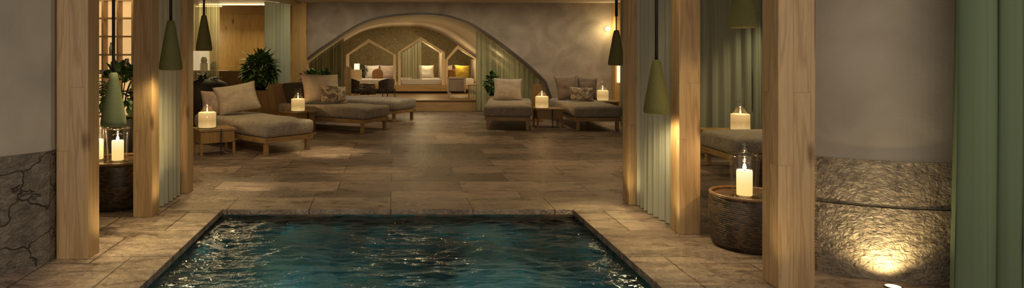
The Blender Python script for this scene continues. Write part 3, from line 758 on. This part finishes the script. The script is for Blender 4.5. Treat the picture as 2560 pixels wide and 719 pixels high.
for p in ((2.51, 4.70, DT + .246), (-2.485, 5.98, DT * 1.1 + .246), (-2.70, 6.05, DT * 1.1 + .246)):
    lamp('POINT', 'candle_light', p, 3.2, CANDLE, 0.006)

# ------------------------------------------------------------------ left wing: glowing shelf, plants, cabinet, bench
t = thing('wooden_shelf', 'tall open wooden shelf with warm backlit cells between the two left posts', 'shelf', (-4.05, 9.75, 0))
bm = NB(); xs = [-0.66 + 0.22 * k for k in range(7)]; zs = [0.05, 0.42, 0.79] + [1.06 + 0.27 * k for k in range(6)]
for x in xs: box(bm, x - .014, x + .014, -0.02, 0.14, 0.0, zs[-1] + .014)
for z in zs: box(bm, -0.674, 0.674, -0.015, 0.14, z - .012, z + .012)
link('frame', bm, M['furn'], t)
link('light_panel', bx(-0.67, 0.67, 0.141, 0.16, 0.02, 2.41), M['glow_panel'], t)
def put(name, prof, m, loc, label, cat, group=None, seg=20): return tag(link(name, lathe(prof, seg), M[m], loc=loc, smooth=True), label, cat, group)
for k, (cx, cz, hh) in enumerate([(-4.05 - .11, zs[4] + .012, .17), (-4.05 + .33, zs[3] + .012, .15), (-4.05 + .11, zs[3] + .012, .2)]):
    lb = ['small pale jar on the backlit shelf, upper left', 'small pale jar on the backlit shelf, right cell', 'taller pale jar on the backlit shelf above the plant'][k]
    put('jar', [(0, 0), (.04, 0), (.045, hh * .5), (.03, hh * .8), (.03, hh), (0, hh)], 'white', (cx, 9.81, cz), lb, 'jar', 'jars on the backlit shelf')
def plant(loc, pot, n, r, size, seed, label, leaf='leaf', shape='broad', cz=0.3, spikes=0, lift=0.0):
    t = thing('potted_plant', label, 'plant', loc)
    pr, ph = pot
    link('pot', lathe([(0, 0), (pr * .75, 0), (pr, ph), (pr * .9, ph), (pr * .85, ph - .03), (0, ph - .03)], 24), M['pot'], t, smooth=True)
    link('foliage', leaves_bm(n, *r, size, seed, cz, shape, lift), M[leaf], t, smooth=True)
    if spikes: link('fronds', leaves_bm(spikes, r[0] * .55, r[1] * .55, r[2] * .6, size * 2.2, seed + 1, cz + .08, 'thin', 0.9), M[leaf], t, smooth=True)
    bm = NB()
    for k in range(7):
        a = k * 0.9
        tube([(0, 0, ph - .04), (math.cos(a) * r[0] * .35, math.sin(a) * r[1] * .35, cz), (math.cos(a) * r[0] * .6, math.sin(a) * r[1] * .6, cz + r[2] * .4)], 0.006, 5, bm)
    link('stem', bm, M['leaf_dk'], t)
    return t
plant((-3.10, 7.55, 0), (0.15, 0.62), 190, (0.21, 0.18, 0.30), 0.12, 11, 'leafy green plant behind the low green pendant', cz=0.93)
# cabinet divider and big plant
t = thing('wooden_cabinet', 'stepped oak cabinet under the big bushy plant', 'cabinet', (-2.2, 12.98, 0))
link('tall_block', bx(-0.20, 0.21, -0.23, 0.23, 0, 0.745, 0.004), M['cabinet'], t)
link('side_panel', bx(0.212, 0.36, -0.20, 0.21, 0, 0.745, 0.004), M['cabinet'], t)
link('low_block', bx(-1.02, -0.202, -0.21, 0.23, 0, 0.62, 0.004), M['cabinet'], t)
plant((-2.60, 12.98, 0.62), (0.14, 0.12), 420, (0.27, 0.22, 0.29), 0.17, 12, 'big bushy plant on the stepped cabinet', cz=0.36, spikes=22)
plant((-1.48, 13.25, 0), (0.18, 0.62), 170, (0.30, 0.14, 0.14), 0.13, 13, 'leafy plant behind the pillow of the middle left lounger', cz=0.82)
t = thing('bowl_planter', 'wide black bowl planter with dark leaves behind the nearest left lounger', 'planter', (-3.30, 11.75, 0))
link('bowl', lathe([(0, 0), (.22, 0), (.26, .12), (.36, .5), (.38, .72), (.34, .82), (.2, .875), (0, .885)], 32), M['pot'], t, smooth=True)
link('foliage', leaves_bm(34, .20, .2, .04, .13, 14, 0.85), M['leaf_dk'], t, smooth=True)
# curved bench
bm = NB(); fr = []
for k in range(21):
    s = k / 20; x = -4.75 + 2.0 * s; y = 14.95 - 0.18 * 4 * (s - .5) ** 2 + .0
    fr.append([bm.verts.new(p) for p in ((x, y - .06, 0.42), (x, y - .06, 0.93), (x, y + .06, 0.93), (x, y + .06, 0.42))])
for a, b in zip(fr, fr[1:]):
    for k in range(4): bm.faces.new((a[k], b[k], b[(k + 1) % 4], a[(k + 1) % 4]))
bm.faces.new(fr[0]); bm.faces.new(fr[-1][::-1])
t = thing('curved_bench', 'curved brown upholstered bench before the pine wall', 'bench', (0, 0, 0))
link('backrest', bm, M['leather'], t)
link('seat', bx(-4.7, -2.8, 14.45, 14.88, 0.0, 0.42, 0.03), M['leather'], t)
# niche with vases
t = thing('vase_ledge', 'white lit ledge behind the thin sheer curtain', 'ledge', (-4.28, 15.35, 0))
link('cabinet', bx(-.45, .45, -.15, .2, 0, 0.93, .004), M['white'], t)
link('light_panel', bx(-.45, -.02, .1, .2, .931, 1.38), M['glow_white'], t)
put('vase', [(0, 0), (.07, 0), (.085, .06), (.075, .14), (.045, .19), (.05, .2), (.04, .2), (0, .19)], 'vase', (-4.13, 15.3, .93), 'green vase on the white ledge, front one', 'vase', 'green vases on the ledge')
t2 = link('display_block', bx(-.07, .07, -.06, .06, 0, .17), M['white'], loc=(-4.36, 15.3, .93)); tag(t2, 'white block under a small green vase', 'block')
put('vase', [(0, 0), (.06, 0), (.075, .05), (.065, .10), (.045, .13), (.05, .14), (.04, .14), (0, .13)], 'vase', (-4.36, 15.3, 1.10), 'small green vase raised on a white block', 'vase', 'green vases on the ledge')
led = link('light_strip', bx(-4.45, -3.85, 14.93, 14.96, CZ - .05, CZ - .035), M['led']); tag(led, 'warm light strip at the ceiling above the thin sheer curtain', 'light')
# ------------------------------------------------------------------ alcove behind the arch
DZ = 0.25
struct(link('floor_step', bx(-2.6, 2.12, 15.2, VY, 0, DZ - .02), M['deck_front']), 'wooden step into the alcove')
struct(link('floor_deck', bx(-2.6, 2.14, 15.17, VY, DZ - .02, DZ), M['deck']), 'dark wooden deck of the alcove')
HZ = 0.467
struct(link('floor_platform', bx(-1.35, 2.6, 17.5, VY, 0.31, HZ), M['deck_front']), 'raised sleeping platform')
struct(link('trim_gap_shade', bx(-1.3, 2.55, 17.62, VY, DZ, 0.31), M['dark_wood']), 'dark block painting the shade of the gap below the platform')  # gap filled with dark wood, its shade put into the colour
def house(x0, x1, y0, dep, ez, pk, label, px=None, closed=False):
    t = thing('house_frame', label, 'daybed frame', ((x0 + x1) / 2, y0, HZ), 0, 'gabled wooden daybed frames')
    w = (x1 - x0) / 2; e = ez - HZ; p = pk - HZ; th = 0.075; ox = 0 if px is None else px - (x0 + x1) / 2
    def bar(a, b, y0=0, y1=0.12):
        a = Vector(a); b = Vector(b); d = (b - a).normalized(); n = Vector((-d.y, d.x)) * th
        return poly_prism([(a.x, a.y), (b.x, b.y), (b.x + n.x, b.y + n.y), (a.x + n.x, a.y + n.y)], y0, y1)
    link('upright', bx(-w, -w + th, 0, 0.12, 0, e), M['pale_wood'], t); link('upright', bx(w - th, w, 0, .12, 0, e), M['pale_wood'], t)
    link('rafter', poly_prism([(-w, e), (ox, p), (ox, p - th * 1.25), (-w + th, e - .0)], 0, .12), M['pale_wood'], t)
    link('rafter', poly_prism([(w, e), (ox, p), (ox, p - th * 1.25), (w - th, e)], 0, .12), M['pale_wood'], t)
    link('side_wall', bx(w - th * .5, w, .12, dep, 0, e), M['vault'], t)
    if closed:
        link('roof_panel', poly_prism([(ox, p - .02), (w, e - .02), (w, e - .05), (ox, p - .05)], .12, dep), M['vault'], t)
    return t
house(-1.227, 0.107, 17.6, 1.6, 1.27, 1.70, 'gabled pale wood frame on the left, in front of two pillows', px=-0.62)
house(0.16, 1.408, 17.6, 1.9, 1.345, 1.752, 'tallest gabled pale wood frame, in the centre with a sheer curtain', px=0.77, closed=True)
house(1.45, 2.36, 18.0, 1.5, 1.13, 1.53, 'gabled pale wood frame on the right, around the mustard pillow', px=1.80)
for x0, x1, y0, lb in ((-1.13, 0.04, 17.75, 'pale mattress in the left gabled frame'), (0.25, 1.35, 17.75, 'pale mattress in the centre gabled frame'), (1.5, 2.28, 18.12, 'pale mattress in the right gabled frame')):
    tag(link('mattress', soft_box(x0, x1, y0, y0 + 1.35, HZ, HZ + .14, .03, .004, cut=.2), M['pillow_white'], smooth=True), lb, 'mattress', 'mattresses in the gabled frames')
MZ = HZ + .135
tag(link('curtain', curtain_bm((0.27, 17.80), (0.80, 17.80), HZ + .142, 1.68, 0.09, .02, 21, nz=30), M['sheer'], smooth=True), 'thin sheer curtain hanging in the centre gabled frame', 'curtain')
cc = bpy.data.objects['curtain.009'] if 'curtain.009' in bpy.data.objects else None
for o in [o for o in C.objects if o.get('label', '').startswith('thin sheer curtain hanging in the centre')]:
    for v in o.data.vertices: v.co.z = min(v.co.z, 1.345 + (v.co.x - .16) / .61 * .40 - .10)
g = 'pillows in the alcove'
pillow('pillow_white', .44, .38, .14, (-0.58, 18.75, MZ), 0, .25, 'pale pillow, left of two in the left gabled frame', group=g, seed=11)
pillow('pillow_pink', .46, .38, .14, (-0.12, 18.75, MZ), 0, .25, 'rose grey pillow, right of two in the left gabled frame', group=g, seed=12)
pillow('pillow_white', .46, .38, .14, (0.98, 18.85, MZ), 0, .25, 'white pillow in the centre gabled frame', group=g, seed=13)
pillow('pillow_pink', .34, .38, .12, (1.58, 19.0, MZ), 0, .25, 'pale grey pillow at the left end of the right gabled frame', group=g, seed=14)
pillow('mustard', .46, .37, .15, (1.98, 18.7, MZ), .1, .25, 'mustard yellow pillow in the right gabled frame', roll=.06, group=g, seed=15)
pillow('brown_cush', .28, .26, .12, (1.66, 18.45, MZ), 0, .25, 'small brown cushion beside the mustard pillow', roll=-.1, group=g, seed=16)
def rounded_back(x, y, z, w, h, m, lb):
    pts = [(-w / 2, 0), (w / 2, 0), (w / 2, h * .6)] + [(w / 2 * math.cos(a), h * .6 + h * .4 * math.sin(a)) for a in [k * PI / 10 for k in range(1, 10)]] + [(-w / 2, h * .6)]
    bm = poly_prism(pts, -.06, .06); bmesh.ops.bevel(bm, geom=bm.edges[:], offset=.012, segments=2, affect='EDGES')
    return tag(link('bolster', bm, M[m], loc=(x, y, z)), lb, 'cushion', 'rounded bolsters in the gabled frames')
rounded_back(-0.40, 18.3, MZ, .30, .28, 'brown_cush', 'rounded brown bolster in front of the left pillows')
rounded_back(0.66, 18.3, MZ, .24, .26, 'brown_cush', 'rounded brown bolster beside the white pillow')
def small_box(name, x0, x1, y0, y1, z0, z1, m, lb, cat, bev=.004): return tag(link(name, bx(x0, x1, y0, y1, z0, z1, bev), M[m]), lb, cat)
# open book-like screen, tissue lamp, planter
t = thing('folding_screen', 'low folded pale wood screen at the left of the left gabled frame', 'screen', (-1.02, 17.9, MZ))
link('leaf_panel', bx(-.20, -.002, 0, .02, 0, .27), M['pale_wood'], t, rz=.18); link('leaf_panel', bx(.002, .20, 0, .02, 0, .27), M['pale_wood'], t, rz=-.18)
put('table_lamp', [(0, 0), (.05, 0), (.05, .2), (.075, .21), (.075, .42), (.0, .42)], 'glow_white', (-0.98, 18.4, MZ), 'small pale glowing lamp behind the folded screen', 'lamp')
plant((-0.80, 18.6, MZ), (.05, .16), 40, (.09, .09, .08), .09, 31, 'small dark plant beside the left pillows', leaf='leaf_dk', cz=.26)
t = thing('wooden_planter', 'tall wooden planter box inside the arch on the left', 'planter', (-1.18, 15.75, DZ))
link('box_body', bx(-.14, .14, -.12, .12, 0, .76, .004), M['furn'], t); link('inner_panel', bx(.142, .2, -.10, .12, 0, .74), M['cabinet'], t)
# dark wicker armchairs
def armchair(loc, rz, label):
    t = thing('wicker_armchair', label, 'armchair', loc, rz, 'dark wicker armchairs in the alcove')
    pts = []
    bm = NB(); fr = []
    for k in range(15):
        a = PI * 0.08 + PI * 0.84 * k / 14; x = .23 * math.cos(a); y = .20 * math.sin(a); zt = .36 + .10 * math.sin(a)
        fr.append([bm.verts.new(p) for p in ((x, y, .16), (x * 1.08, y * 1.1, zt), (x * 1.0, y * 1.02, zt + .01), (x * .92, y * .92, .16))])
    for a, b in zip(fr, fr[1:]):
        for k in range(4): bm.faces.new((a[k], b[k], b[(k + 1) % 4], a[(k + 1) % 4]))
    bm.faces.new(fr[0]); bm.faces.new(fr[-1][::-1])
    link('backrest', bm, M['weave'], t)
    link('seat', bx(-.21, .21, -.19, .17, .14, .21, .02), M['back'], t)
    for sx in (-1, 1):
        for sy in (-1, 1): link('leg', tube([(sx * .17, sy * .14, .14), (sx * .19, sy * .16, 0)], .012), M['dark_wood'], t)
    return t
ac = armchair((-0.88, 16.2, DZ), 2.2, 'dark wicker armchair next to the wooden planter in the arch')
dup(ac, (-0.17, 16.1, DZ), -2.5, 'dark wicker armchair nearer the middle of the arch')
put('low_drum', [(0, 0), (.19, 0), (.2, .2), (.19, .3), (0, .3)], 'weave', (-0.62, 16.7, DZ), 'dark round low table between the wicker armchairs', 'table')
t = thing('light_bench', 'low bench with a glowing amber light strip along its edge', 'bench', (-0.62, 15.55, DZ))
link('top', bx(-.28, .28, -.1, .1, .06, .09), M['furn'], t); link('light_strip', bx(-.27, .27, -.11, -.1, .03, .058), M['led'], t)
for sx in (-.25, .25): link('leg', bx(sx - .02, sx + .02, -.08, .08, 0, .06), M['dark_wood'], t)
# wood framed lounge chair on the right of the deck
t = thing('lounge_chair', 'pale wood lounge chair with canvas back on the alcove deck', 'chair', (1.55, 16.0, DZ), 0)
link('backrest', soft_box(-.20, .16, -.02, .02, 0, .34, .012, .002), M['canvas'], t, loc=(.02, -.10, .16), rot=(.30, .0, -.05), smooth=True)
bm = NB(); box(bm, -.24, -.205, -.02, .02, 0, .38); box(bm, .165, .20, -.02, .02, 0, .38); box(bm, -.24, .20, -.02, .02, .345, .38)
link('back_frame', bm, M['pale_wood'], t, loc=(.02, -.12, .14), rot=(.30, 0, -.05))
link('seat', bx(-.18, .42, -.08, .34, .14, .20, .015), M['dark_wood'], t)
link('armrest', bx(.20, .62, -.12, -.06, .28, .315, .004), M['pale_wood'], t); link('armrest', bx(.20, .62, .34, .40, .28, .315, .004), M['pale_wood'], t)
for x, y, z in ((-.15, -.05, .14), (-.15, .31, .14), (.59, -.09, .28), (.59, .37, .28)): link('leg', bx(x - .02, x + .02, y - .02, y + .02, 0, z), M['pale_wood'], t)
t = thing('throw_stand', 'small rail draped with a striped fringed throw at the right end of the deck', 'throw', (2.0, 15.5, DZ))
link('rail', tube([(-.2, 0, .33), (.14, 0, .33)], .01), M['furn'], t)
link('throw', curtain_bm((-.19, 0), (.13, 0), .02, .345, .045, .012, 33), M['sheer'], t, smooth=True)
for sx in (-.2, .14): link('leg', tube([(sx, 0, 0), (sx, 0, .33)], .012), M['furn'], t)
# planter at the right of the step
t = thing('planter_crate', 'small wooden crate beside the sheer, under the fern', 'crate', (2.18, 14.2, 0))
link('crate_box', bx(-.12, .12, -.1, .1, 0, .42, .004), M['furn'], t)
plant((2.16, 14.2, .42), (.09, .12), 130, (.14, .11, .2), .11, 41, 'green fern on the small crate beside the green sheer', cz=.26)
# headboard behind right lounger
t = thing('wooden_screen', 'upright wooden board at the head of the lounger beside the green sheer', 'board', (2.86, 13.0, 0))
link('board', bx(-.10, .08, -.02, .02, 0, .72, .004), M['cabinet'], t); link('foot', bx(-.12, .10, -.08, .08, 0, .03), M['cabinet'], t)
# lit box and sconce on the right pilaster
t = thing('wall_light_box', 'pale lit box on the right wooden pilaster', 'wall light', (4.95, 14.279, 1.0))
link('panel', bx(-.085, .085, -.05, 0, -.30, .06, .004), M['glow_white'], t); link('slot', bx(-.03, .03, -.053, -.05, -.02, 0.0), M['metal'], t)
t = thing('wall_sconce', 'tiny bright bulb on the plaster wall near the right pilaster', 'wall light', (4.70, 14.499, 1.86))
link('bracket', tube([(0, 0, 0), (0, -.08, 0)], .012), M['metal'], t); link('bulb', lathe([(0, -.045), (.03, -.03), (.045, 0), (.03, .03), (0, .045)], 16), emis('bulb_hot', (1, .75, .35), 14), t, loc=(0, -.10, 0), smooth=True)
lamp('POINT', 'sconce_light', (4.70, 14.25, 1.86), 5, WARM, .05)
# recessed uplight by the right pier
def uplight(loc, label):
    t = thing('floor_uplight', label, 'floor light', loc)
    link('ring', lathe([(.04, 0), (.05, 0), (.05, .006), (.04, .006), (.04, 0)], 24), M['metal'], t); link('lens', lathe([(0, .001), (.039, .001), (.039, .004), (0, .004)], 24), M['bulb'], t)
uplight((2.965, 3.905, 0.0), 'small round floor light grazing the right stone plinth')
lamp('SPOT', 'uplight', (2.965, 3.905, 0.02), 12, WARM, .02, (PI - .28, 0, 0), spot=2.4, blend=.9)

# ------------------------------------------------------------------ lighting of the place and added fill
def down(x, y, e, s=1.5, col=WARM, size=.06): lamp('SPOT', 'downlight', (x, y, CZ - .02), e, col, size, (0, 0, 0), spot=s, blend=.8)
for x, y, e in ((-2.25, 13.3, 16), (-3.3, 12.4, 20), (5.3, 9.0, 60), (4.6, 7.3, 26), (-1.1, 7.4, 26), (0.2, 7.3, 26), (1.6, 7.2, 26), (-1.3, 9.6, 30), (0.5, 9.8, 30), (2.2, 9.6, 26), (-0.2, 12.0, 32), (1.2, 12.2, 32), (2.7, 11.8, 22), (-2.6, 9.8, 22), (1.92, 4.9, 12), (4.5, 7.8, 18), (3.6, 12.2, 16)):
    down(x, y, e)
for x, y, e, sp in ((-1.9, 5.0, 150, .55), (1.76, 5.55, 130, .5), (-0.85, 9.1, 130, .5), (-0.25, 7.5, 90, .5), (-1.75, 6.6, 90, .5), (-1.72, 4.25, 90, .5), (0.9, 10.6, 60, .6), (2.0, 4.4, 60, .5)): down(x, y, e, sp)
# post washers
for x, y, e in ((-1.80, 4.62, 8), (-1.75, 5.62, 9), (1.95, 4.95, 9), (1.95, 5.9, 8), (2.05, 3.7, 8)):
    lamp('SPOT', 'post_washer', (x, y, 0.03), e * .5, WARM, .04, (0, PI - (0.5 if x < 0 else -0.5), 0), spot=1.7, blend=.9)
# unseen spots added to brighten the arch wall; alcove fill; left niche
for k in range(7): lamp('SPOT', 'arch_fill', (-1.4 + k * 1.05, 13.0, CZ - .03), 20, SOFT, .05, (0.55, 0, 0), spot=2.3, blend=.9)
lamp('AREA', 'alcove_light', (0.6, 18.4, 2.05), 14, SOFT, (2.2, .8))
for x, y, z, e in ((-0.5, 18.2, 1.2, 5), (0.95, 18.7, 1.3, 7), (1.9, 18.6, 1.1, 5), (2.6, 17.2, 0.9, 8), (0.6, 16.2, 1.0, 6), (-1.5, 16.6, .9, 4), (2.5, 16.0, 1.2, 9)):
    lamp('POINT', 'alcove_fill', (x, y, z), e, WARM, .08)  # unseen points added to brighten the alcove and its right sheer
lamp('AREA', 'pine_wash', (-3.4, 14.7, CZ - .06), 22, WARM, (1.8, .2), (-.5, 0, 0))
for dx in (-.44, 0, .44): lamp('POINT', 'shelf_light', (-4.05 + dx, 9.45, 2.2), 1.5, WARM, .05)
lamp('POINT', 'ledge_light', (-4.3, 15.1, 1.7), 3, SOFT, .06)
# area lamps added just under the surface to light the basin teal
for x, y in ((-.9, 5.2), (.9, 5.2), (0, 3.9), (-1.0, 2.8), (1.0, 2.8)):
    lamp('AREA', 'pool_fill', (x, y, WZ - .16), 5.5, (0.42, 0.88, 0.95), .25)
w = bpy.data.worlds.new('World'); S.world = w; w.use_nodes = True
w.node_tree.nodes['Background'].inputs[0].default_value = (1.0, 0.86, 0.68, 1); w.node_tree.nodes['Background'].inputs[1].default_value = 0.60

# ------------------------------------------------------------------ camera
cam = bpy.data.cameras.new('camera'); co = bpy.data.objects.new('camera', cam); C.objects.link(co)
co.location = (0, 0, H); co.rotation_euler = (PI / 2, 0, 0)
cam.sensor_width = 36; cam.lens = 36 * F / 2560; cam.shift_x = (1280 - PX) / 2560; cam.shift_y = -(359.5 - PY) / 2560; cam.clip_start = .05
S.camera = co
S.view_settings.view_transform = 'Standard'; S.view_settings.look = 'None'; S.view_settings.exposure = 0.66
S.cycles.max_bounces = 6; S.cycles.caustics_reflective = False; S.cycles.caustics_refractive = False
S.cycles.sample_clamp_indirect = 4.0; S.cycles.transparent_max_bounces = 12
